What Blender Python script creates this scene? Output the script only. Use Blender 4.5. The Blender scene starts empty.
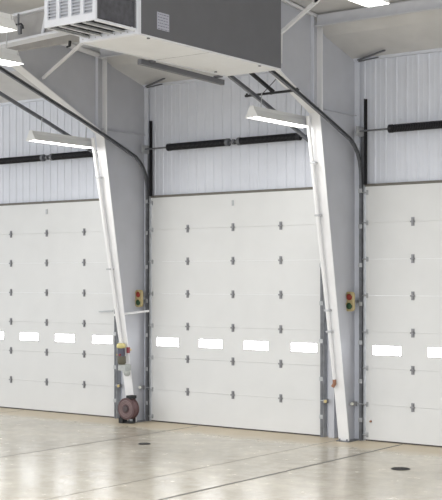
import bpy, bmesh, math, random
from mathutils import Vector, Matrix
random.seed(7)
S = bpy.context.scene
C = S.collection

# ------------------------------------------------------------------ materials
def mat(name, col, rough=.5, metal=0., noise=0., scale=6., bump=0., emit=None, es=0., spec=None, alpha=None):
    m = bpy.data.materials.new(name); m.use_nodes = True
    nt = m.node_tree; b = nt.nodes['Principled BSDF']
    b.inputs['Base Color'].default_value = (*col, 1)
    b.inputs['Roughness'].default_value = rough
    b.inputs['Metallic'].default_value = metal
    if spec is not None: b.inputs['Specular IOR Level'].default_value = spec
    if emit:
        b.inputs['Emission Color'].default_value = (*emit, 1)
        b.inputs['Emission Strength'].default_value = es
    if alpha is not None: b.inputs['Alpha'].default_value = alpha
    if noise or bump:
        tc = nt.nodes.new('ShaderNodeTexCoord')
        n = nt.nodes.new('ShaderNodeTexNoise'); n.inputs['Scale'].default_value = scale
        n.inputs['Detail'].default_value = 6
        nt.links.new(tc.outputs['Object'], n.inputs['Vector'])
        if noise:
            r = nt.nodes.new('ShaderNodeMapRange')
            r.inputs['From Min'].default_value = .3; r.inputs['From Max'].default_value = .7
            r.inputs['To Min'].default_value = 1 - noise; r.inputs['To Max'].default_value = 1 + noise * .4
            nt.links.new(n.outputs['Fac'], r.inputs['Value'])
            v = nt.nodes.new('ShaderNodeVectorMath'); v.operation = 'SCALE'
            v.inputs[0].default_value = col
            nt.links.new(r.outputs['Result'], v.inputs['Scale'])
            nt.links.new(v.outputs['Vector'], b.inputs['Base Color'])
        if bump:
            bp = nt.nodes.new('ShaderNodeBump'); bp.inputs['Strength'].default_value = bump
            bp.inputs['Distance'].default_value = .01
            nt.links.new(n.outputs['Fac'], bp.inputs['Height'])
            nt.links.new(bp.outputs['Normal'], b.inputs['Normal'])
    return m

M = {}
M['door'] = mat('door_white_steel', (.72, .725, .72), .45, noise=.03, scale=2)
M['liner'] = mat('wall_liner_panel', (.71, .735, .80), .35, noise=.03, scale=3)
M['frame'] = mat('frame_paint_grey', (.52, .53, .57), .5, noise=.05, scale=3)
M['flange'] = mat('frame_flange_white', (.84, .84, .85), .4, noise=.03, scale=4)
M['purlin'] = mat('purlin_paint', (.60, .61, .65), .45, noise=.05)
M['roof'] = mat('roof_liner_fabric', (.66, .655, .65), .6, noise=.12, scale=1.6, bump=.3)
M['galv'] = mat('galvanised_steel', (.50, .51, .52), .4, .4, noise=.25, scale=9)
M['galvdark'] = mat('dull_steel_track', (.17, .175, .19), .45, .3, noise=.25, scale=9)
M['hinge'] = mat('hinge_steel', (.27, .27, .28), .4, .5)
M['black'] = mat('black_steel', (.012, .012, .014), .5)
M['spring'] = mat('oiled_spring_steel', (.02, .02, .024), .4, .3)
M['dark'] = mat('dark_interior', (.05, .05, .055), .7)
M['unit'] = mat('unit_grey_panel', (.128, .130, .141), .5, noise=.06, scale=4)
M['unitwhite'] = mat('unit_white_panel', (.74, .76, .82), .4, noise=.03)
M['under'] = mat('unit_bottom_panel', (.73, .74, .76), .45, noise=.06, scale=2)
M['filter'] = mat('intake_filter_mesh', (.10, .10, .115), .7, noise=.3, scale=14)
M['lampw'] = mat('lamp_white_enamel', (.72, .72, .71), .35)
M['tube'] = mat('lit_tube', (.9, .9, .9), .4, emit=(1, .98, .94), es=6)
M['pane'] = mat('daylit_pane', (.9, .9, .92), .2, emit=(.95, .97, 1), es=7)
M['seal'] = mat('rubber_seal', (.06, .05, .045), .7)
M['amber'] = mat('signal_housing_tan', (.46, .38, .20), .5)
M['red'] = mat('signal_lens_red', (.26, .03, .018), .3)
M['green'] = mat('signal_lens_green', (.015, .06, .02), .3)
M['yellow'] = mat('yellow_plastic', (.62, .55, .24), .5)
M['redp'] = mat('red_paint', (.22, .03, .04), .5)
M['hose'] = mat('reddish_hose_rubber', (.17, .10, .105), .55, noise=.2, scale=30)
M['reel'] = mat('reel_dark_red_disc', (.105, .058, .06), .5, noise=.15, scale=12)
M['hub'] = mat('reel_hub', (.075, .055, .06), .5)
M['bowl'] = mat('blue_grey_body', (.09, .09, .13), .4, noise=.2, scale=20)
M['olive'] = mat('brown_olive_body', (.12, .11, .08), .5, noise=.2, scale=20)
M['clear'] = mat('cloudy_plastic', (.46, .48, .47), .3, noise=.2, scale=15)
M['brass'] = mat('brass', (.55, .45, .22), .35, .5)
M['rust'] = mat('rusty_fitting', (.32, .16, .10), .6)
M['lensw'] = mat('sensor_lens_white', (.85, .85, .78), .3)
M['lab'] = mat('label_paper', (.42, .43, .50), .6)
M['labi'] = mat('label_ink', (.16, .16, .20), .6)
M['beamw'] = mat('beam_web_taupe', (.36, .35, .345), .6, noise=.15, scale=5)
M['joint'] = mat('joint_sealant', (.10, .095, .085), .6)
M['iron'] = mat('drain_iron', (.03, .028, .027), .6)

def floor_mat():
    m = bpy.data.materials.new('polished_concrete'); m.use_nodes = True
    nt = m.node_tree; b = nt.nodes['Principled BSDF']; L = nt.links.new
    tc = nt.nodes.new('ShaderNodeTexCoord')
    def noise(sc, det=6, ro=.55, dist=0):
        n = nt.nodes.new('ShaderNodeTexNoise'); n.inputs['Scale'].default_value = sc
        n.inputs['Detail'].default_value = det; n.inputs['Roughness'].default_value = ro
        n.inputs['Distortion'].default_value = dist
        L(tc.outputs['Object'], n.inputs['Vector']); return n
    a = noise(.55, 8, .65, .4); c2 = noise(3.2, 8, .7); c3 = noise(25, 4)
    r1 = nt.nodes.new('ShaderNodeValToRGB')
    r1.color_ramp.elements[0].position = .32; r1.color_ramp.elements[0].color = (.44, .405, .335, 1)
    r1.color_ramp.elements[1].position = .66; r1.color_ramp.elements[1].color = (.66, .61, .51, 1)
    L(a.outputs['Fac'], r1.inputs['Fac'])
    r2 = nt.nodes.new('ShaderNodeValToRGB')
    r2.color_ramp.elements[0].position = .35; r2.color_ramp.elements[0].color = (.82, .81, .79, 1)
    r2.color_ramp.elements[1].position = .62; r2.color_ramp.elements[1].color = (1, 1, 1, 1)
    L(c2.outputs['Fac'], r2.inputs['Fac'])
    mx = nt.nodes.new('ShaderNodeMixRGB'); mx.blend_type = 'MULTIPLY'; mx.inputs[0].default_value = .8
    L(r1.outputs[0], mx.inputs[1]); L(r2.outputs[0], mx.inputs[2])
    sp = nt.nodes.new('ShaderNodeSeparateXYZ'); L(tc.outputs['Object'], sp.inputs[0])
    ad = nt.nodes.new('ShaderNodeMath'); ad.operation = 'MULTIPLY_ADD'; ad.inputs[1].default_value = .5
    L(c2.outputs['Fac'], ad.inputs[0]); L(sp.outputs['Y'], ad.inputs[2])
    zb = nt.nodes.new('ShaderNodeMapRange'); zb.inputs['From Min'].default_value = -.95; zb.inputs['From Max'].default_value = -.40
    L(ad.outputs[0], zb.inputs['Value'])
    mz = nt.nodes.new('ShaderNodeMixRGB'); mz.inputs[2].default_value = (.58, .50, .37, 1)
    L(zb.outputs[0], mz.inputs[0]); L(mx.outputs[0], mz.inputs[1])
    L(mz.outputs[0], b.inputs['Base Color'])
    rr = nt.nodes.new('ShaderNodeMapRange')
    rr.inputs['From Min'].default_value = .3; rr.inputs['From Max'].default_value = .7
    rr.inputs['To Min'].default_value = .14; rr.inputs['To Max'].default_value = .30
    L(c2.outputs['Fac'], rr.inputs['Value']); 
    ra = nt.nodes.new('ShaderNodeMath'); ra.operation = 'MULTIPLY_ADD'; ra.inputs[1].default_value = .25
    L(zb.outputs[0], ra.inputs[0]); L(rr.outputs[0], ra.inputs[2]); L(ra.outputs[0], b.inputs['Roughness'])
    b.inputs['Specular IOR Level'].default_value = .5
    bp = nt.nodes.new('ShaderNodeBump'); bp.inputs['Strength'].default_value = .10
    bp.inputs['Distance'].default_value = .01
    L(c2.outputs['Fac'], bp.inputs['Height']); L(bp.outputs['Normal'], b.inputs['Normal'])
    return m
M['floor'] = floor_mat()

# ------------------------------------------------------------------ mesh building
class MB:
    def __init__(s): s.v = []; s.f = []; s.sm = []
    def _add(s, vs, fs, smooth=False):
        o = len(s.v); s.v += [tuple(p) for p in vs]
        for f in fs: s.f.append([i + o for i in f]); s.sm.append(smooth)
        return s
    def box(s, x0, x1, y0, y1, z0, z1):
        vs = [(x, y, z) for x in (x0, x1) for y in (y0, y1) for z in (z0, z1)]
        return s._add(vs, [(0,1,3,2),(4,6,7,5),(0,4,5,1),(2,3,7,6),(0,2,6,4),(1,5,7,3)])
    def prism(s, prof, axis, a, b):
        """extrude a closed profile between a and b along axis 0,1,2"""
        def P(u, w, t):
            return {0: (t, u, w), 1: (u, t, w), 2: (u, w, t)}[axis]
        n = len(prof)
        vs = [P(u, w, a) for u, w in prof] + [P(u, w, b) for u, w in prof]
        fs = [tuple(range(n)), tuple(reversed(range(n, 2*n)))]
        fs += [(i, (i+1) % n, n + (i+1) % n, n + i) for i in range(n)]
        return s._add(vs, fs)
    def bar(s, p0, p1, w, h, up=(0,0,1)):
        p0 = Vector(p0); p1 = Vector(p1); d = (p1 - p0).normalized()
        side = d.cross(Vector(up))
        if side.length < 1e-4: side = d.cross(Vector((0,1,0)))
        side.normalize(); u = side.cross(d).normalized()
        vs = []
        for p in (p0, p1):
            for a, b in ((-1,-1),(1,-1),(1,1),(-1,1)): vs.append(p + side*a*w/2 + u*b*h/2)
        return s._add(vs, [(3,2,1,0),(4,5,6,7),(0,1,5,4),(1,2,6,5),(2,3,7,6),(3,0,4,7)])
    def tube(s, pts, r, n=10, cap=True):
        pts = [Vector(p) for p in pts]; rings = []
        nrm = None
        for i, p in enumerate(pts):
            d = ((pts[i+1] - p) if i == 0 else (p - pts[i-1]) if i == len(pts)-1 else (pts[i+1] - pts[i-1])).normalized()
            if nrm is None:
                nrm = d.cross(Vector((0,0,1)))
                if nrm.length < 1e-3: nrm = d.cross(Vector((1,0,0)))
            else: nrm = nrm - d * nrm.dot(d)
            nrm.normalize(); b = d.cross(nrm)
            rr = r[i] if isinstance(r, (list, tuple)) else r
            rings.append([p + (nrm*math.cos(t) + b*math.sin(t))*rr for t in (2*math.pi*k/n for k in range(n))])
        vs = [v for g in rings for v in g]; fs = []
        for i in range(len(pts)-1):
            for k in range(n):
                k2 = (k+1) % n
                fs.append((i*n+k, i*n+k2, (i+1)*n+k2, (i+1)*n+k))
        s._add(vs, fs, True)
        if cap:
            s._add(rings[0], [tuple(reversed(range(n)))]); s._add(rings[-1], [tuple(range(n))])
        return s
    def helix(s, p0, length, R, r, turns, n=10, m=5):
        pts = []
        for i in range(turns*n + 1):
            t = 2*math.pi*i/n
            pts.append((p0[0] + length*i/(turns*n), p0[1] + R*math.cos(t), p0[2] + R*math.sin(t)))
        return s.tube(pts, r, m)
    def sweep(s, pts, prof, X=(1,0,0)):
        """open or closed 2D profile (u along X, w along path normal) swept on a path in a YZ plane"""
        pts = [Vector(p) for p in pts]; X = Vector(X); rings = []
        for i, p in enumerate(pts):
            d = ((pts[i+1] - p) if i == 0 else (p - pts[i-1]) if i == len(pts)-1 else (pts[i+1] - pts[i-1])).normalized()
            n = X.cross(d).normalized()
            rings.append([p + X*u + n*w for u, w in prof])
        k = len(prof); vs = [v for g in rings for v in g]; fs = []
        for i in range(len(pts)-1):
            for j in range(k):
                j2 = (j+1) % k
                fs.append((i*k+j, i*k+j2, (i+1)*k+j2, (i+1)*k+j))
        fs += [tuple(reversed(range(k))), tuple(range((len(pts)-1)*k, len(pts)*k))]
        return s._add(vs, fs)
    def build(s, name, m, parent=None, bevel=0, origin=None):
        o0 = Vector(origin) if origin else (Vector(parent['_o']) if parent is not None and '_o' in parent else Vector((0,0,0)))
        me = bpy.data.meshes.new(name)
        me.from_pydata([tuple(Vector(v) - o0) for v in s.v], [], s.f)
        bm = bmesh.new(); bm.from_mesh(me); bmesh.ops.recalc_face_normals(bm, faces=bm.faces); bm.to_mesh(me); bm.free()
        for p, q in zip(me.polygons, s.sm): p.use_smooth = q
        mm = M[m] if isinstance(m, str) else m
        me.materials.append(mm)
        o = bpy.data.objects.new(name, me); C.objects.link(o)
        if parent is not None: o.parent = parent
        elif origin: o.location = origin
        if parent is not None and '_o' in parent: ORG[o.name] = o0
        if bevel:
            b = o.modifiers.new('bevel', 'BEVEL'); b.width = bevel; b.segments = 2; b.limit_method = 'ANGLE'
        return o
ORG = {}
def sub(mb, name, m, part, thing_, bevel=0):
    o = mb.build(name, m, thing_, bevel); o.parent = part; return o
def tag(o, label=None, cat=None, group=None, kind=None):
    if label: o['label'] = label
    if cat: o['category'] = cat
    if group: o['group'] = group
    if kind: o['kind'] = kind
    return o
def thing(name, loc, label=None, cat=None, group=None, kind=None):
    o = bpy.data.objects.new(name, None); o.empty_display_size = .1
    C.objects.link(o); o.location = loc; o['_o'] = tuple(loc)
    return tag(o, label, cat, group, kind)
def copy_tree(o, loc=None, parent=None):
    c = o.copy(); C.objects.link(c); c.parent = parent
    for ch in list(o.children): copy_tree(ch, None, c)
    if loc is not None: c.location = loc
    return c

# ------------------------------------------------------------------ room shell
X0, X1, YB = -14., 26., -24.
def slab(name, m, mb, **k): o = mb.build(name, m); o['kind'] = 'structure'; return o
slab('floor', 'floor', MB().box(X0, X1, YB, .3, -.2, 0))
# sealed joints in the slab, running square to the door wall
for k, (x, w) in enumerate(((-5.0, .016), (-.44, .030), (2.66, .012), (3.795, .045), (8.3, .03))):
    pts = []
    mb = MB(); y = YB
    while y < -.12:
        y2 = min(y + .5, -.12); dx = random.uniform(-.006, .006)
        mb.box(x - w/2 + dx, x + w/2 + dx, y, y2, -.01, .0012); y = y2
    o = mb.build('trim_%d' % (k + 10), 'joint'); o['kind'] = 'structure'
    tag(o, ['dark joint line in the floor left of frame', 'thin dark joint line crossing the floor in front of the middle door', 'faint joint line in the floor beside the wide dark one', 'wide dark joint line in the floor ending at the right door', 'joint line in the floor to the far right'][k])

# ribbed liner wall above and between the doors
DOORS = [-4.44, .28, 4.97]; HW = 1.93; DH = 4.27
def rib_profile(xa, xb, y=.03):
    pts = []; x = math.floor(xa/.2)*.2
    pts.append((xa, y))
    while x < xb + .2:
        for dx, dy in ((-.026, 0), (-.012, -.014), (.012, -.014), (.026, 0), (.088, 0), (.094, -.003), (.106, -.003), (.112, 0)):
            if xa < x + dx < xb: pts.append((x + dx, y + dy))
        x += .2
    pts.append((xb, y)); pts.append((xb, y + .25)); pts.append((xa, y + .25))
    return pts
wall = MB()
wall.prism(rib_profile(X0, X1), 2, DH, 6.46)
edges = [X0]
for c in DOORS: edges += [c - HW + .02, c + HW - .02]
edges += [X1]
for i in range(0, len(edges), 2): wall.prism(rib_profile(edges[i], edges[i+1]), 2, 0, DH)
slab('wall_back', 'liner', wall)
# eave flashing along the wall top
slab('trim_1', 'liner', MB().box(X0, X1, -.07, .05, 6.40, 6.47))
# roof liner: drapes from the eave to the first purlin, then follows the slope
prof = [(.28, 6.47), (.02, 6.42), (-.3, 6.50), (-.62, 6.585), (-.95, 6.68), (-1.2, 6.80), (-1.32, 6.965)]
yy = -1.32; 
while yy > YB + .1:
    yy -= 1.0; prof.append((yy, 6.965 + (-yy - 1.32)*.085 + (.02 if int(-yy) % 2 else 0)))
top = [(y, z + .12) for y, z in reversed(prof)]
slab('ceiling', 'roof', MB().prism(prof + top, 0, X0, X1))

# ------------------------------------------------------------------ sectional doors
def make_door(c, n):
    d = thing('door_%d' % n, (c, 0, 0), kind='structure')
    c = c + .03
    sec = DH / 7
    wx = [c + (k - 1.5)*1.02 for k in range(4)]
    for k in range(7):
        z0, z1 = k*sec + .0012, (k+1)*sec - .0012
        mb = MB()
        if k == 2:
            za, zb = 1.525 - .075, 1.525 + .075
            mb.box(c-HW, c+HW, -.05, .0, z0, za); mb.box(c-HW, c+HW, -.05, .0, zb, z1)
            ed = [c-HW] + [e for w in wx for e in (w-.265, w+.265)] + [c+HW]
            for i in range(0, len(ed), 2): mb.box(ed[i], ed[i+1], -.05, .0, za, zb)
        else:
            mb.box(c-HW, c+HW, -.05, .0, z0, z1)
        # shallow pressed lines across the section, and its end stiles
        mb.box(c-HW, c-HW+.06, -.053, -.05, z0, z1); mb.box(c+HW-.06, c+HW, -.053, -.05, z0, z1)
        mb.build('door_section', 'door', d)
    for w in wx:
        fr = MB()
        za, zb = 1.525 - .075, 1.525 + .075
        fr.box(w-.28, w+.28, -.058, -.05, zb, zb+.014).box(w-.28, w+.28, -.058, -.05, za-.014, za)
        fr.box(w-.28, w-.265, -.058, -.05, za, zb).box(w+.265, w+.28, -.058, -.05, za, zb)
        f_ = fr.build('window_frame', 'door', d, .002)
        sub(MB().box(w-.266, w+.266, -.042, -.03, za-.002, zb+.002), 'window_pane', 'pane', f_, d)
    # hinges
    for k in range(1, 7):
        for j in (-1, 0, 1):
            x = c + j*1.045; z = k*sec
            mb = MB()
            mb.box(x-.028, x+.028, -.060, -.051, z-.072, z-.012).box(x-.028, x+.028, -.060, -.051, z+.012, z+.072)
            mb.tube([(x-.042, -.066, z), (x+.042, -.066, z)], .013, 8)
            mb.box(x-.012, x+.012, -.078, -.058, z-.05, z+.05)
            mb.build('hinge', 'hinge', d)
    for k in range(0, 8):
        for j in (-1, 1):
            x = c + j*(HW - .035); z = min(max(k*sec, .10), DH - .10)
            mb = MB().box(x-.018, x+.018, -.066, -.053, z-.04, z+.04)
            mb.tube([(x + j*.0, -.085, z), (x + j*.075, -.085, z)], .012, 8)
            mb.build('roller_bracket', 'galv', d)
    MB().box(c-.02, c+.02, -.065, -.05, DH-.22, DH-.12).build('operator_bracket', 'galv', d)
    if n == 1:
        MB().bar((c+1.46, -.07, 2.075), (c+1.82, -.07, 2.095), .02, .022).build('lift_handle', 'galv', d)
    if n == 3:
        MB().tube([(c-HW+.10, -.075, .33), (c-HW+.10, -.052, .33)], .02, 10).build('pull_knob', 'rust', d)
    MB().box(c-HW, c+HW, -.055, .005, .0, .022).build('bottom_seal', 'seal', d)
    MB().box(c-HW-.02, c+HW+.02, -.045, .03, DH+.002, DH+.045).build('top_seal', mat('top_seal_%d' % n, (.16, .15, .13), .6), d)
    return d
for i, c in enumerate(DOORS): make_door(c, i + 1)

# ------------------------------------------------------------------ door tracks
WH = ['left', 'middle', 'right']
def track_path(x):
    p = [(x, -.10, .0), (x, -.10, 4.35), (x, -.115, 4.55), (x, -.155, 4.71), (x, -.23, 4.84), (x, -.33, 4.945), (x, -.46, 5.035), (x, -.75, 5.142)]
    p += [(x, -1.084, 5.265), (x, -1.977, 5.58), (x, -2.645, 5.80), (x, -4.15, 6.30)]
    return p
def make_track(x, side, label):
    t = thing('door_track', (x, -.1, 0), label, 'track', 'guide tracks of the overhead doors')
    s = side   # +1: track stands right of its door, channel opens towards the door
    prof = [(-.022, -.028), (.022, -.028), (.022, -.022), (-.016, -.022), (-.016, .022), (.022, .022), (.022, .028), (-.022, .028)]
    if s > 0: prof = [(-a, b) for a, b in prof]
    MB().sweep(track_path(x), prof).build('rail', 'galvdark', t)
    # upright angle fixed to the wall behind the rail
    MB().box(x-.03, x+.03, -.07, .0, 0, 4.30).box(x + s*.030 - .004, x + s*.030 + .004, -.12, -.0, 0, 4.30).build('wall_angle', 'galv', t)
    for z in (.35, 1.0, 1.65, 2.3, 2.95, 3.6, 4.2):
        mb = MB().box(x-.035, x+.035, -.133, -.125, z-.035, z+.035)
        mb.tube([(x, -.14, z), (x, -.13, z)], .012, 8)
        mb.build('track_bracket', 'galv', t)
    return t
for i, c in enumerate(DOORS):
    make_track(c-HW-.03, -1, 'curved steel guide track on the left edge of the %s overhead door' % WH[i])
    make_track(c+HW+.03, 1, 'curved steel guide track on the right edge of the %s overhead door' % WH[i])
    # black vertical angle above the top left corner of each door
    x = c - HW + .055
    tag(MB().box(x-.022, x+.014, -.075, -.065, DH+.03, 5.74).box(x-.022, x-.014, -.12, -.065, DH+.03, 5.74)
        .build('vertical_angle', 'black', origin=None),
        'black vertical steel angle above the top left corner of the %s overhead door' % WH[i], 'angle', 'black uprights above the doors')

# ------------------------------------------------------------------ torsion springs
def springs(c, i):
    z, y = 5.19, -.20; xa = c - HW - .03; xb = c + HW + .03
    t = thing('torsion_spring_shaft', (c, y, z), 'grey shaft with two black coil springs above the %s overhead door' % WH[i], 'spring shaft', 'spring shafts above the doors')
    MB().tube([(xa, y, z), (xb, y, z)], .016, 10).build('shaft', 'galvdark', t)
    m = c + (.15 if i else .2)
    for (a, b) in ((m - 1.49, m - .13), (m + .13, m + 1.40)):
        L_ = b - a
        mb = MB().helix((a, y, z), L_, .056, .0125, 46, 12, 5)
        o = mb.build('spring', 'spring', t)
        sub(MB().tube([(a, y, z), (b, y, z)], .047, 12), 'spring_core', 'spring', o, t)
        for e in (a, b):
            sub(MB().tube([(e-.03, y, z), (e+.03, y, z)], .072, 12), 'winding_cone', 'galvdark' if e in (m-.13, m+.13) else 'spring', o, t)
    # centre bearing, end bearing plates and cable drums
    MB().tube([(m-.02, y, z), (m+.02, y, z)], .05, 12).box(m-.02, m+.02, y, -.0, z-.03, z+.03).build('centre_bracket', 'galvdark', t)
    for e, sg in ((xa, 1), (xb, -1)):
        MB().box(e-.006, e+.006, y-.06, -.0, z-.08, z+.08).tube([(e-.03, y, z), (e+.03, y, z)], .035, 10).build('bearing_plate', 'galv', t)
        mb = MB().box(e-.03, e+.03, -.06, -.0, 4.31, 5.12)
        mb.build('bearing_post', 'galvdark', t, .004)
for i, c in enumerate(DOORS): springs(c, i)

# ------------------------------------------------------------------ tapered steel frames
def make_frame(x, label, drop, lip):
    t = thing('steel_frame', (x, 0, 0), label, 'steel frame', 'tapered steel frames')
    hw = .1
    def fy(z): return -.37 - .172*z
    K = (fy(5.40), 5.40)
    topl = lambda y: 6.94 - drop + (-y - 1.3)*.085
    bot = [(-.02, 0), (fy(0), 0), K, (-3.42, 6.35), (-4.6, 6.80), (-12, 7.45)]
    topp = [(-12, topl(-12)), (-1.3, 6.94-drop), (-1.18, min(6.78, 6.92-drop)), (-.95, 6.67), (-.62, 6.575), (-.3, 6.49), (-.02, 6.41)]
    MB().prism(bot + topp, 0, x-.004, x+.004).build('web', 'frame', t)
    # inner flange of the column
    d = Vector((0, K[0]-fy(0), 5.4)).normalized()
    def flange(pts, wd, th, name, m, off=0):
        prof = [(-wd, -th/2+off), (wd, -th/2+off), (wd, th/2+off), (-wd, th/2+off)]
        return MB().sweep([(x, a, b) for a, b in pts], prof).build(name, m, t, .002)
    flange([(fy(0), .0), K], hw, .016, 'inner_flange', 'flange')
    flange([K, (-3.42, 6.35), (-4.6, 6.80), (-12, 7.45)], hw, .016, 'rafter_bottom_flange', 'flange')
    flange([(-1.28, 6.935-drop), (-4.6, topl(-4.6)), (-12, topl(-12))], hw, .016, 'rafter_top_flange', 'flange', 0)
    MB().prism([(-1.275, 6.945-drop), (-4.6, topl(-4.6)+.005), (-4.6, topl(-4.6)-lip), (-1.275, 6.945-drop-lip)], 0, x+hw-.012, x+hw).build('rafter_edge_channel', 'flange', t)
    MB().box(x-hw, x+hw, -.035, -.02, 0, 6.40).build('outer_flange', 'liner', t, .002)
    MB().box(x-hw, x+hw, -1.235, -1.205, 5.37, 6.90-drop).build('end_plate', 'flange', t, .003)
    MB().box(x-.06, x+.06, -1.42, -1.405, 5.46, 6.94-drop).build('stiffener', 'liner', t, .002)
    # horizontal knee stiffener: thin line from knee to the outer flange
    MB().box(x-.05, x+.05, -1.27, -.036, 5.475, 5.485).build('stiffener', 'frame', t)
    MB().box(x-.12, x+.12, fy(0)-.06, -.02, 0, .015).build('base_plate', 'galvdark', t)
    for yb in (fy(0)-.03, ):
        for dx in (-.07, .07):
            MB().tube([(x+dx, yb, .01), (x+dx, yb, .045)], .012, 6).build('anchor_bolt', 'galvdark', t)
    return t
XL, XR = -1.815, 2.84
fl = make_frame(XL, 'tapered grey and white steel frame standing behind the hose reel, left of the middle door', .10, .10)
frr = make_frame(XR, 'tapered grey and white steel frame between the middle and right doors, without a hose reel', .0, .045)
# braces from rafter flange up to the purlin line
MB().bar((XL+.09, -2.87, 6.19), (-.80, -2.87, 6.69), .05, .012, (0,1,0)).bar((XL+.09, -2.845, 6.19), (-.80, -2.845, 6.69), .012, .06, (0,1,0)).build('flange_brace', 'flange', fl)
MB().bar((XR+.09, -2.4, 6.02), (XR+.10, -2.4, 6.5), .03, .012, (0,1,0)).bar((XR+.004, -2.4, 6.44), (3.80, -2.4, 7.03), .05, .05, (0,1,0)).bar((3.55, -2.4, 6.87),(3.75, -2.4, 7.02), .05, .05, (0,1,0)).build('flange_brace', 'flange', frr)

# purlins, one per bay
def purlin(xa, xb, y, z, h, label, m='purlin'):
    prof = [(y, z), (y-.07, z), (y-.07, z+.018), (y-.006, z+.006), (y-.006, z+h-.006), (y+.07, z+h-.006), (y+.07, z+h), (y, z+h)]
    o = MB().prism(prof, 0, xa, xb).build('purlin', m)
    return tag(o, label, 'purlin', 'roof purlins')
purlin(XR+.11, 12, -1.395, 6.745, .19, 'grey roof purlin over the right door, ending at the frame knee')
purlin(XL+.11, XR-.11, -1.395, 6.745, .19, 'grey roof purlin over the middle door, mostly behind the grey unit')
purlin(-13, XL-.11, -1.395, 6.745, .19, 'grey roof purlin over the left door behind the left frame')
# small dark eave struts in the corner of wall and roof
for xa, lab in ((XL, 'dark eave rod in the corner above the middle door'), (XR, 'dark eave rod in the corner above the right door')):
    tag(MB().bar((xa+.12, -.12, 6.40), (xa+.75, -.34, 6.46), .04, .02).bar((xa+.12, -.10, 6.38), (xa+.5, -.10, 6.41), .02, .02).build('eave_rod', 'galvdark'), lab, 'rod')

# ------------------------------------------------------------------ beams at the upper left
t = thing('support_beam', (0, -6, 6.05), 'pale flanged steel beam with taupe web at the upper left, left of the louvred intake', 'beam')
def by(x): return -6.08 + .11*(3.28 - x)
MB().bar((-6, by(-6), 6.25), (3.28, by(3.28), 6.25), .012, .35).build('web', 'beamw', t)
MB().bar((-6, by(-6), 6.07), (3.28, by(3.28), 6.07), .20, .035).build('bottom_flange', 'purlin', t, .003)
MB().bar((-6, by(-6), 6.435), (3.28, by(3.28), 6.435), .20, .035).build('top_flange', 'purlin', t, .003)
MB().bar((1.40, by(1.4)-.03, 6.42), (1.30, by(1.3)-.03, 6.09), .05, .02, (0,1,0)).build('web_stiffener', 'purlin', t)
for xc in (.9,):
    h = thing('hanging_hook', (.90, -5.96, 6.40), 'dark double hook hanging from the pale beam at the upper left', 'hook')
    MB().tube([(.9, -5.96, 6.42), (.9, -5.96, 6.24)], .014, 8).build('shank', 'galvdark', h)
    for sg in (-1, 1):
        MB().tube([(.9, -5.96, 6.27), (.9+sg*.05, -5.96, 6.275), (.9+sg*.085, -5.96, 6.24), (.9+sg*.09, -5.96, 6.20)], .014, 8).build('prong', 'black', h)
    MB().bar((.93, -5.96, 6.25), (.93, -5.96, 6.13), .05, .03).build('strap', 'galvdark', h)
t = thing('track_support_beam', (0, -4.3, 6.36), 'taupe steel channel under the pale beam, above the left frame web', 'beam')
MB().box(-6, 3.2, -4.33, -4.32, 6.36, 6.56).box(-6, 3.2, -4.33, -4.26, 6.35, 6.36).build('channel', 'beamw', t)
MB().box(-6, 3.2, -4.335, -4.25, 6.56, 6.575).build('top_lip', 'galvdark', t)
c_ = thing('beam_clamp', (.35, -4.36, 6.28), 'small black clamp on the taupe channel beside the white brace', 'clamp')
MB().bar((.36, -4.36, 6.36), (.35, -4.36, 6.28), .035, .03).build('jaw', 'black', c_)
MB().bar((.36, -4.36, 6.28), (.29, -4.36, 6.27), .02, .02).build('arm', 'black', c_)

# ------------------------------------------------------------------ make-up air unit hanging from the roof
t = thing('air_handling_unit', (3.75, -5.8, 5.53), 'large grey suspended air handling unit with white louvred intake', 'air handling unit')
ux0, ux1, uyn, uyf, uz0, uz1 = 3.3, 4.2, -7.257, -4.304, 5.53, 6.72
casing = MB().box(ux1-.02, ux1, uyn+.02, uyf, uz0+.012, uz1).box(ux0, ux0+.02, uyn+.02, uyf, uz0+.012, uz1)
casing.box(ux0+.02, ux1-.02, uyf-.02, uyf, uz0+.012, uz1).box(ux0+.02, ux1-.02, uyn+.02, uyf-.02, uz1-.02, uz1)
cas = casing.build('casing', 'unit', t)
bp = MB().box(ux0, ux1, uyn, uyf, uz0, uz0+.012).build('bottom_panel', 'under', t)
sub(MB().box(ux0, ux1, -5.86, -5.845, uz0-.003, uz0), 'panel_seam', 'galv', bp, t)
for (sx, sy) in ((4.14, -4.72), (3.40, -4.7), (4.14, -7.0)):
    sub(MB().tube([(sx, sy, uz0-.012), (sx, sy, uz0)], .02, 10), 'screw', 'galvdark', bp, t)
# near end frame: white posts and rails round the dark inlet
ef = MB().box(ux1-.085, ux1+.006, uyn-.02, uyn+.05, uz0-.005, uz1).box(ux0, ux0+.06, uyn-.02, uyn+.05, uz0-.005, uz1)
ef.box(ux0+.06, ux1-.085, uyn-.02, uyn+.05, uz0-.005, uz0+.065).box(ux0+.06, ux1-.085, uyn-.02, uyn+.05, uz1-.07, uz1)
efo = ef.build('end_frame', 'unitwhite', t, .004)
for k in range(9):
    sub(MB().tube([(ux0+.06+k*.1, uyn-.026, uz0+.03), (ux0+.06+k*.1, uyn-.018, uz0+.03)], .008, 6), 'rivet', 'galv', efo, t)
for k in range(5):
    sub(MB().tube([(ux1-.04, uyn-.026, uz0+.2+k*.22), (ux1-.04, uyn-.018, uz0+.2+k*.22)], .008, 6), 'rivet', 'galv', efo, t)
MB().box(ux0+.02, ux1-.02, uyn+.06, uyn+.07, uz0+.02, uz1-.02).build('inlet_dark_sheet', 'dark', t)  # added dark sheet, its colour stands for the shade inside the inlet
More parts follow.
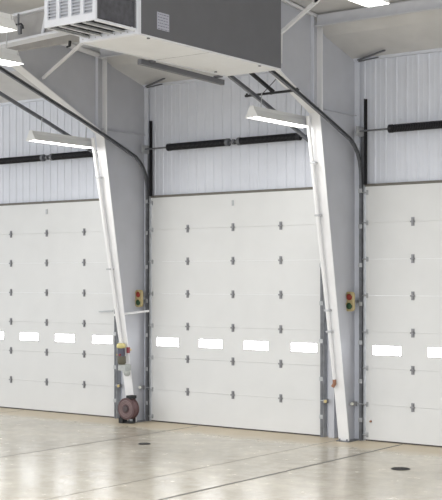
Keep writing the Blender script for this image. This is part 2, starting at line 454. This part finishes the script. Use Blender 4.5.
# hood
hy, hz = -7.95, 5.575
hx0, hx1 = 3.40, 4.19
hood = thing  # name kept local
lf = MB()
stile = .05; n = 4; wcol = (hx1 - hx0 - stile*(n+1)) / n
zr = [(5.655, 5.875), (5.955, 6.175), (6.255, 6.475)]
lf.box(hx0, hx1, hy-.012, hy+.012, hz, 5.655)
lf.box(hx0, hx1, hy-.012, hy+.012, 5.875, 5.955); lf.box(hx0, hx1, hy-.012, hy+.012, 6.175, 6.255); lf.box(hx0, hx1, hy-.012, hy+.012, 6.475, 6.6)
for k in range(n+1):
    xa = hx0 + k*(wcol+stile)
    for za, zb in zr: lf.box(xa, xa+stile, hy-.012, hy+.012, za, zb)
lfo = lf.build('louvre_panel', 'unitwhite', t)
for za, zb in zr:
    for k in range(n):
        xa = hx0 + stile + k*(wcol+stile)
        mb = MB()
        for j in range(6):
            zc = za + (j+.5)*(zb-za)/6
            mb.prism([(hy-.014, zc-.014), (hy-.010, zc-.016), (hy+.014, zc+.006), (hy+.010, zc+.008)], 0, xa, xa+wcol)
        sub(mb, 'louvre_blades', 'unitwhite', lfo, t)
MB().box(hx0+.03, hx1-.03, hy+.03, hy+.04, hz+.02, 6.58).build('louvre_backing', 'purlin', t)
# hood side screen, top, far side
for xx in (hx1-.030, hx0+.021):
    MB().box(xx, xx+.009, hy+.013, uyn-.02, hz+.03, 6.6).build('side_screen', 'filter', t)
for xx in (hx1-.028, hx0+.018):
    hs = MB()
    hs.box(xx, xx+.022, hy+.012, hy+.035, hz, 6.6).box(xx, xx+.022, uyn-.045, uyn-.02, hz, 6.6)
    hs.bar((xx+.011, hy+.02, hz+.42), (xx+.011, uyn-.03, hz+.34), .03, .05)
    hs.build('side_screen_frame', 'unit', t)
MB().box(hx0, hx1, hy, uyn-.02, 6.6, 6.62).build('hood_top', 'unitwhite', t)
# open slatted hood bottom
for k in range(5):
    xa = hx0 + .02 + k*.182
    MB().box(xa, xa+.05, hy+.012, uyn-.02, hz-.01, hz+.012).build('bottom_bar', 'unitwhite' if k == 4 else 'galv', t)
# rating label on the grey side
lo = MB().box(ux1, ux1+.002, -6.915, -6.69, 5.64, 5.845).build('rating_label', 'lab', t); tag(lo, 'pale rating label')
for j in range(6):
    zc = 5.825 - j*.034
    mb = MB(); yy = -6.90
    while yy < -6.71:
        w_ = random.uniform(.015, .05); mb.box(ux1+.002, ux1+.0026, yy, min(yy+w_, -6.70), zc-.008, zc); yy += w_ + .012
    sub(mb, 'print_line', 'labi', lo, t)
for yy in (-7.1, -4.45):
    for xx in (ux0+.08, ux1-.08):
        MB().tube([(xx, yy, uz1), (xx, yy, 6.965 + (-yy-1.32)*.085 + .02)], .009, 8).build('hanger_rod', 'galv', t)
MB().bar((3.2, -6.06, 5.49), (3.2, -4.27, 5.455), .065, .07).box(3.17, 3.30, -5.9, -5.85, 5.50, 5.53).box(3.17, 3.30, -4.45, -4.40, 5.50, 5.53).build('support_rail', 'unit', t, .003)
MB().box(ux0, ux0+.012, uyn, uyf, uz0-.012, uz0).box(ux1-.012, ux1, uyn+.05, uyf, uz0-.010, uz0).build('bottom_edge_angle', 'under', t)

# ------------------------------------------------------------------ hanger bars above the middle door tracks
t = thing('track_hanger', (2.4, -1.97, 5.65), 'dark cross bar and hangers tying the middle and right door tracks under the grey unit', 'hanger')
MB().bar((1.95, -1.97, 5.66), (2.97, -1.97, 5.665), .035, .035).build('cross_bar', 'black', t)
MB().bar((2.45, -2.75, 5.99), (2.45, -1.90, 5.69), .04, .05).build('trolley_rail', 'black', t)
MB().bar((2.30, -1.97, 5.68), (2.72, -1.99, 6.0), .012, .012).build('stay', 'galvdark', t)
for sx in (1.98, 2.45, 2.94):
    MB().tube([(sx, -1.97, 5.64), (sx, -1.97, 5.70)], .018, 8).build('bolt', 'black', t)

# ------------------------------------------------------------------ strip lights
def make_light(loc, label):
    x, y, z = loc            # z = underside of the reflector, y = wall-side end; runs 1.55 m towards the room
    t = thing('strip_light', loc, label, 'light', 'white fluorescent strip lights')
    ya, yb = y - 1.55, y
    # thin bent reflector
    o_, i_ = .125, .118
    refl = [(-o_, 0), (-.06, .115), (.06, .115), (o_, 0), (i_, 0), (.055, .108), (-.055, .108), (-i_, 0)]
    MB().prism([(x+u, z+w) for u, w in refl], 1, ya, yb).build('reflector', 'lampw', t)
    MB().prism([(x+u, z+w) for u, w in ((-.045, .1155), (-.035, .175), (.035, .175), (.045, .1155))], 1, ya+.01, yb-.01).build('housing', 'lampw', t)
    for e, s in ((ya, -.008), (yb, .008)):
        MB().prism([(x+u, z+w) for u, w in ((-o_, 0), (-.06, .115), (-.035, .18), (.035, .18), (.06, .115), (o_, 0))], 1, e, e+s).build('end_cap', 'lampw', t)
    for dx in (-.06, .06):
        MB().tube([(x+dx, ya+.03, z+.022), (x+dx, yb-.03, z+.022)], .026, 10).build('tube', 'tube', t)
    for ye in (ya+.25, yb-.15):
        MB().tube([(x, ye, z+.17), (x, ye+.02, z+.42)], .008, 6).build('hanger_rod', 'galv', t)
    return t
l0 = make_light((2.5, -1.02, 5.21), 'lit white strip light in front of the right end of the middle door springs')
for loc, lab in (((-2.1, -1.22, 5.15), 'lit white strip light left of the left frame, under the sloping door track'),
                 ((2.55, -7.60, 5.29), 'lit white strip light cut off by the left edge of the view'),
                 ((3.95, -9.03, 5.29), 'cream strip light at the upper left edge, above the larger lit one'),
                 ((7.64, -7.80, 5.29), 'lit white strip light cut off by the top edge at the right')):
    c = copy_tree(l0, loc); c['label'] = lab

# ------------------------------------------------------------------ signal lights
def signal(loc, label):
    x, y, z = loc
    t = thing('signal_light', loc, label, 'signal light', 'red and green signal lights')
    w, h = .082, .165
    b = MB()
    prof = []
    for cx, cz, a0 in ((w-.05, h-.05, 0), (-w+.05, h-.05, 90), (-w+.05, -h+.05, 180), (w-.05, -h+.05, 270)):
        for k in range(6):
            a = math.radians(a0 + k*18); prof.append((x+cx+.05*math.cos(a), z+cz+.05*math.sin(a)))
    b.prism(prof, 1, y-.05, y)
    b.build('housing', 'amber', t, .006)
    for s, m, nme in ((.076, 'red', 'red_lens'), (-.076, 'green', 'green_lens')):
        ln = MB().tube([(x, y-.050, z+s), (x, y-.062, z+s), (x, y-.070, z+s), (x, y-.074, z+s)], [.058, .056, .040, .012], 20).build(nme, m, t)
        ring = MB()
        pts = [(x+.062*math.cos(a), y-.055, z+s+.062*math.sin(a)) for a in (2*math.pi*k/24 for k in range(25))]
        ring.tube(pts, .006, 6, False); sub(ring, 'lens_ring', 'amber', ln, t)
        hood_ = MB(); 
        pr = [(x+.066*math.cos(a), z+s+.066*math.sin(a)) for a in (math.radians(20+k*14) for k in range(11))]
        pr += [(x+.061*math.cos(a), z+s+.061*math.sin(a)) for a in (math.radians(160-k*14) for k in range(11))]
        hood_.prism(pr, 1, y-.085, y-.05); hood_.build('visor', 'amber', t)
    MB().box(x-.03, x+.03, y, y+.03, z-.05, z+.05).box(x-.03, x+.03, y+.02, -.036, z-.02, z+.02).build('mounting_bracket', 'galv', t)
    return t
signal((-1.735, -.25, 2.35), 'red over green signal light on the left frame beside the middle door')
signal((2.90, -.25, 2.34), 'red over green signal light on the right frame beside the right door')

# ------------------------------------------------------------------ leaning pipes, cross pipe
t = thing('drop_pipe', (-1.83, -.68, 1.5), 'white pipe leaning down the left frame to the yellow-topped air regulator', 'pipe', 'white drop pipes on the frames')
MB().tube([(-1.925, -1.37, 5.32), (-1.885, -1.02, 3.4), (-1.835, -.745, 1.80), (-1.82, -.68, 1.44)], .036, 14).build('pipe', 'flange', t)
for z, y in ((4.6, -1.235), (2.9, -.93)):
    MB().box(-1.95, -1.84, y-.045, y+.05, z-.015, z+.015).build('clip', 'galv', t)
t = thing('drop_pipe', (2.78, -.60, .94), 'white pipe leaning down the right frame to a rusty end fitting near the floor', 'pipe', 'white drop pipes on the frames')
MB().tube([(2.755, -1.365, 5.34), (2.765, -1.02, 3.4), (2.78, -.785, 2.1), (2.79, -.605, 1.05)], [.034, .034, .032, .028], 14).build('pipe', 'flange', t)
MB().tube([(2.79, -.605, 1.05), (2.792, -.60, .98), (2.76, -.61, .925)], .032, 10).build('end_fitting', 'rust', t)
for z, y in ((4.6, -1.235), (3.75, -1.09), (2.2, -.80), (1.85, -.745)):
    MB().box(2.735, 2.83, y-.045, y+.05, z-.015, z+.015).build('clip', 'galv', t)
t = MB().tube([(-1.90, -.80, 2.045), (-1.60, -.15, 2.11)], .022, 12).build('cross_pipe', 'flange')
tag(t, 'short white pipe below the left signal light, reaching the middle door track', 'pipe')

# ------------------------------------------------------------------ air regulator on the left frame
t = thing('air_regulator', (-1.750, -.72, .95), 'air regulator with yellow cap and cloudy bowl on the left frame above the hose reel', 'regulator')
MB().tube([(-1.785, -.74, 1.425), (-1.785, -.74, 1.44), (-1.785, -.74, 1.49), (-1.785, -.74, 1.515)], [.075, .085, .085, .06], 16).build('yellow_cap', 'yellow', t)
MB().tube([(-1.780, -.74, 1.42), (-1.780, -.74, 1.27)], .072, 16).build('upper_body', 'bowl', t)
MB().tube([(-1.770, -.74, 1.27), (-1.765, -.74, 1.15), (-1.765, -.74, 1.12)], [.078, .08, .06], 16).build('lower_body', 'olive', t)
MB().tube([(-1.750, -.83, 1.30), (-1.750, -.80, 1.30)], .02, 12).build('gauge', 'redp', t)
MB().tube([(-1.890, -.74, 1.295), (-1.780, -.74, 1.295)], .018, 8).build('side_port', 'brass', t)
MB().box(-1.83, -1.65, -.78, -.60, 1.0, 1.115).build('filter_head', 'clear', t, .012)
MB().tube([(-1.680, -.70, 1.0), (-1.670, -.70, .93), (-1.670, -.70, .90)], [.07, .06, .03], 14).build('cloudy_bowl', 'clear', t)
t = thing('shutoff_valve', (-1.665, -.63, 1.38), 'small dark red valve on the left frame flange right of the regulator', 'valve')
MB().box(-1.69, -1.64, -.70, -.645, 1.33, 1.44).build('handle', 'redp', t, .006)
MB().tube([(-1.665, -.66, 1.39), (-1.665, -.60, 1.39)], .02, 10).build('stem', 'brass', t)

# ------------------------------------------------------------------ hose reel
hx, hyy, hz_ = -1.70, -.62, .285
t = thing('hose_reel', (hx, hyy, 0), 'round dark red hose reel at the foot of the left steel frame', 'hose reel')
def disc(y0, y1, r): return MB().tube([(hx, y0, hz_), (hx, y0, hz_), (hx, y1, hz_)], [r, r, r], 32)
for yd in (-.69, -.56):
    MB().tube([(hx, yd-.008, hz_), (hx, yd-.006, hz_), (hx, yd+.006, hz_), (hx, yd+.008, hz_)], [.198, .204, .204, .198], 36).build('side_disc', 'reel', t)
coil = MB()
for rr in (.10, .125, .15, .17):
    for k in range(6):
        yk = -.68 + k*.022
        pts = [(hx+rr*math.cos(a), yk, hz_+rr*math.sin(a)) for a in (2*math.pi*j/28 for j in range(29))]
        coil.tube(pts, .0135, 6, False)
coil.build('hose_coil', 'hose', t)
ringm = MB()
for rr in (.155, .128, .10):
    pts = [(hx+rr*math.cos(a), -.699, hz_+rr*math.sin(a)) for a in (2*math.pi*j/36 for j in range(37))]
    ringm.tube(pts, .009, 6, False)
ringm.build('pressed_rings', mat('worn_ring', (.26, .19, .19), .5), t)
MB().tube([(hx, -.725, hz_), (hx, -.715, hz_), (hx, -.50, hz_)], [.05, .062, .062], 20).build('hub', 'hub', t)
MB().bar((hx+.03, -.50, .47), (hx+.03, -.50, .03), .06, .02, (0,1,0)).bar((hx, -.50, .47), (hx+.03, -.62, .52), .07, .025).box(hx-.03, hx+.09, -.66, -.50, .475, .53).build('bracket', 'black', t)
MB().box(hx-.22, hx-.12, -.66, -.52, 0, .10).box(hx-.25, hx-.14, -.60, -.55, .08, .19).box(hx-.14, hx+.06, -.62, -.50, 0, .03).build('foot', 'black', t, .004)
MB().tube([(hx-.17, -.6, .27), (hx-.215, -.6, .20), (hx-.225, -.6, .10), (hx-.19, -.6, .04)], .016, 8).build('hose_end', 'black', t)

# ------------------------------------------------------------------ photo eyes on the tracks
def eye(x, z, side, label, m='lensw'):
    t = thing('photo_eye', (x, -.17, z), label, 'sensor', 'photo eyes low on the door tracks')
    MB().box(x-.035, x+.035, -.205, -.135, z-.035, z+.035).build('body', 'hinge' , t, .006)
    MB().tube([(x - side*.02, -.225, z), (x - side*.02, -.205, z)], .028, 12).build('lens', m, t)
    MB().bar((x, -.15, z), (x + side*.13, -.125, z), .02, .012).build('bracket', 'galv', t)
    return t
eye(-2.33, .65, -1, 'small brass photo eye on the right track of the left door, left of the reel', 'brass')
eye(-1.80+.05, .65, 1, 'small white photo eye low on the left frame, right of the regulator')
eye(2.36, .63, -1, 'small brass photo eye low beside the right track of the middle door', 'brass')
eye(2.94-.02, .62, 1, 'small white photo eye low on the left track of the right door')
# steel jamb posts beside the frames
for x, lab in ((-2.26, 'slim grey jamb post left of the left steel frame'), (2.43, 'slim grey jamb post left of the right steel frame')):
    tag(MB().box(x-.07, x+.07, -.09, .0, 0, 4.9).box(x+.05, x+.07, -.13, -.09, 0, 4.9).build('jamb_post', 'frame', None, .003), lab, 'post', 'grey jamb posts')
t = MB().box(-1.62-.012, -1.62+.012, 0, 0, 0, 0) if False else None

# ------------------------------------------------------------------ floor drains
for i, (x, y, r, lab) in enumerate(((.36, -2.60, .105, 'small round dark floor drain in front of the middle door'), (5.0, -2.43, .14, 'larger dark floor drain in front of the right door'))):
    t = thing('floor_drain', (x, y, 0), lab, 'drain', 'floor drains')
    MB().tube([(x, y, .0), (x, y, .006)], r, 28).build('rim', 'iron', t)
    g = MB()
    for k in range(-4, 5):
        w_ = math.sqrt(max(0, (r*.85)**2 - (k*r*.19)**2)); g.box(x-w_, x+w_, y+k*r*.19-.006, y+k*r*.19+.006, .006, .011)
    g.build('grate', 'iron', t)

# ------------------------------------------------------------------ lights
def area(loc, sx, sy, power, rot=(0,0,0), col=(1, .985, .96)):
    l = bpy.data.lights.new('ceiling_lamp', 'AREA'); l.shape = 'RECTANGLE'; l.size = sx; l.size_y = sy
    l.energy = power; l.color = col
    o = bpy.data.objects.new('ceiling_lamp', l); C.objects.link(o); o.location = loc; o.rotation_euler = rot
    return o
for x in (-6.5, 2.5, 7.6, 13):
    for y in (-9.5, -15, -20.5):
        area((x, y, 5.28), .25, 1.55, 120, col=(1, .995, .985))
for loc in ((2.5, -1.8, 5.2), (-2.1, -2.0, 5.14), (2.6, -8.28, 5.3), (7.64, -8.5, 5.3)):
    area(loc, .22, 1.4, 18)
w = bpy.data.worlds.new('World'); S.world = w; w.use_nodes = True
bg = w.node_tree.nodes['Background']; bg.inputs['Color'].default_value = (.93, .96, 1, 1); bg.inputs['Strength'].default_value = 1.35

# ------------------------------------------------------------------ camera
th = math.atan(899/1211.); F = (-math.sin(th), math.cos(th)); D = 22.24
cam = bpy.data.cameras.new('camera'); co = bpy.data.objects.new('camera', cam); C.objects.link(co)
co.location = (-D*F[0], -D*F[1], 2.70)
co.rotation_euler = (math.pi/2, 0, th)
cam.sensor_fit = 'VERTICAL'; cam.sensor_height = 36; cam.sensor_width = 36
cam.lens = 1211/500*36; cam.shift_y = 30/500; cam.clip_end = 200
S.camera = co
S.view_settings.view_transform = 'Standard'; S.view_settings.look = 'None'
S.view_settings.gamma = 1; S.view_settings.exposure = 0.40; S.view_settings.use_curve_mapping = False
for o in C.objects:
    if '_o' in o: del o['_o']
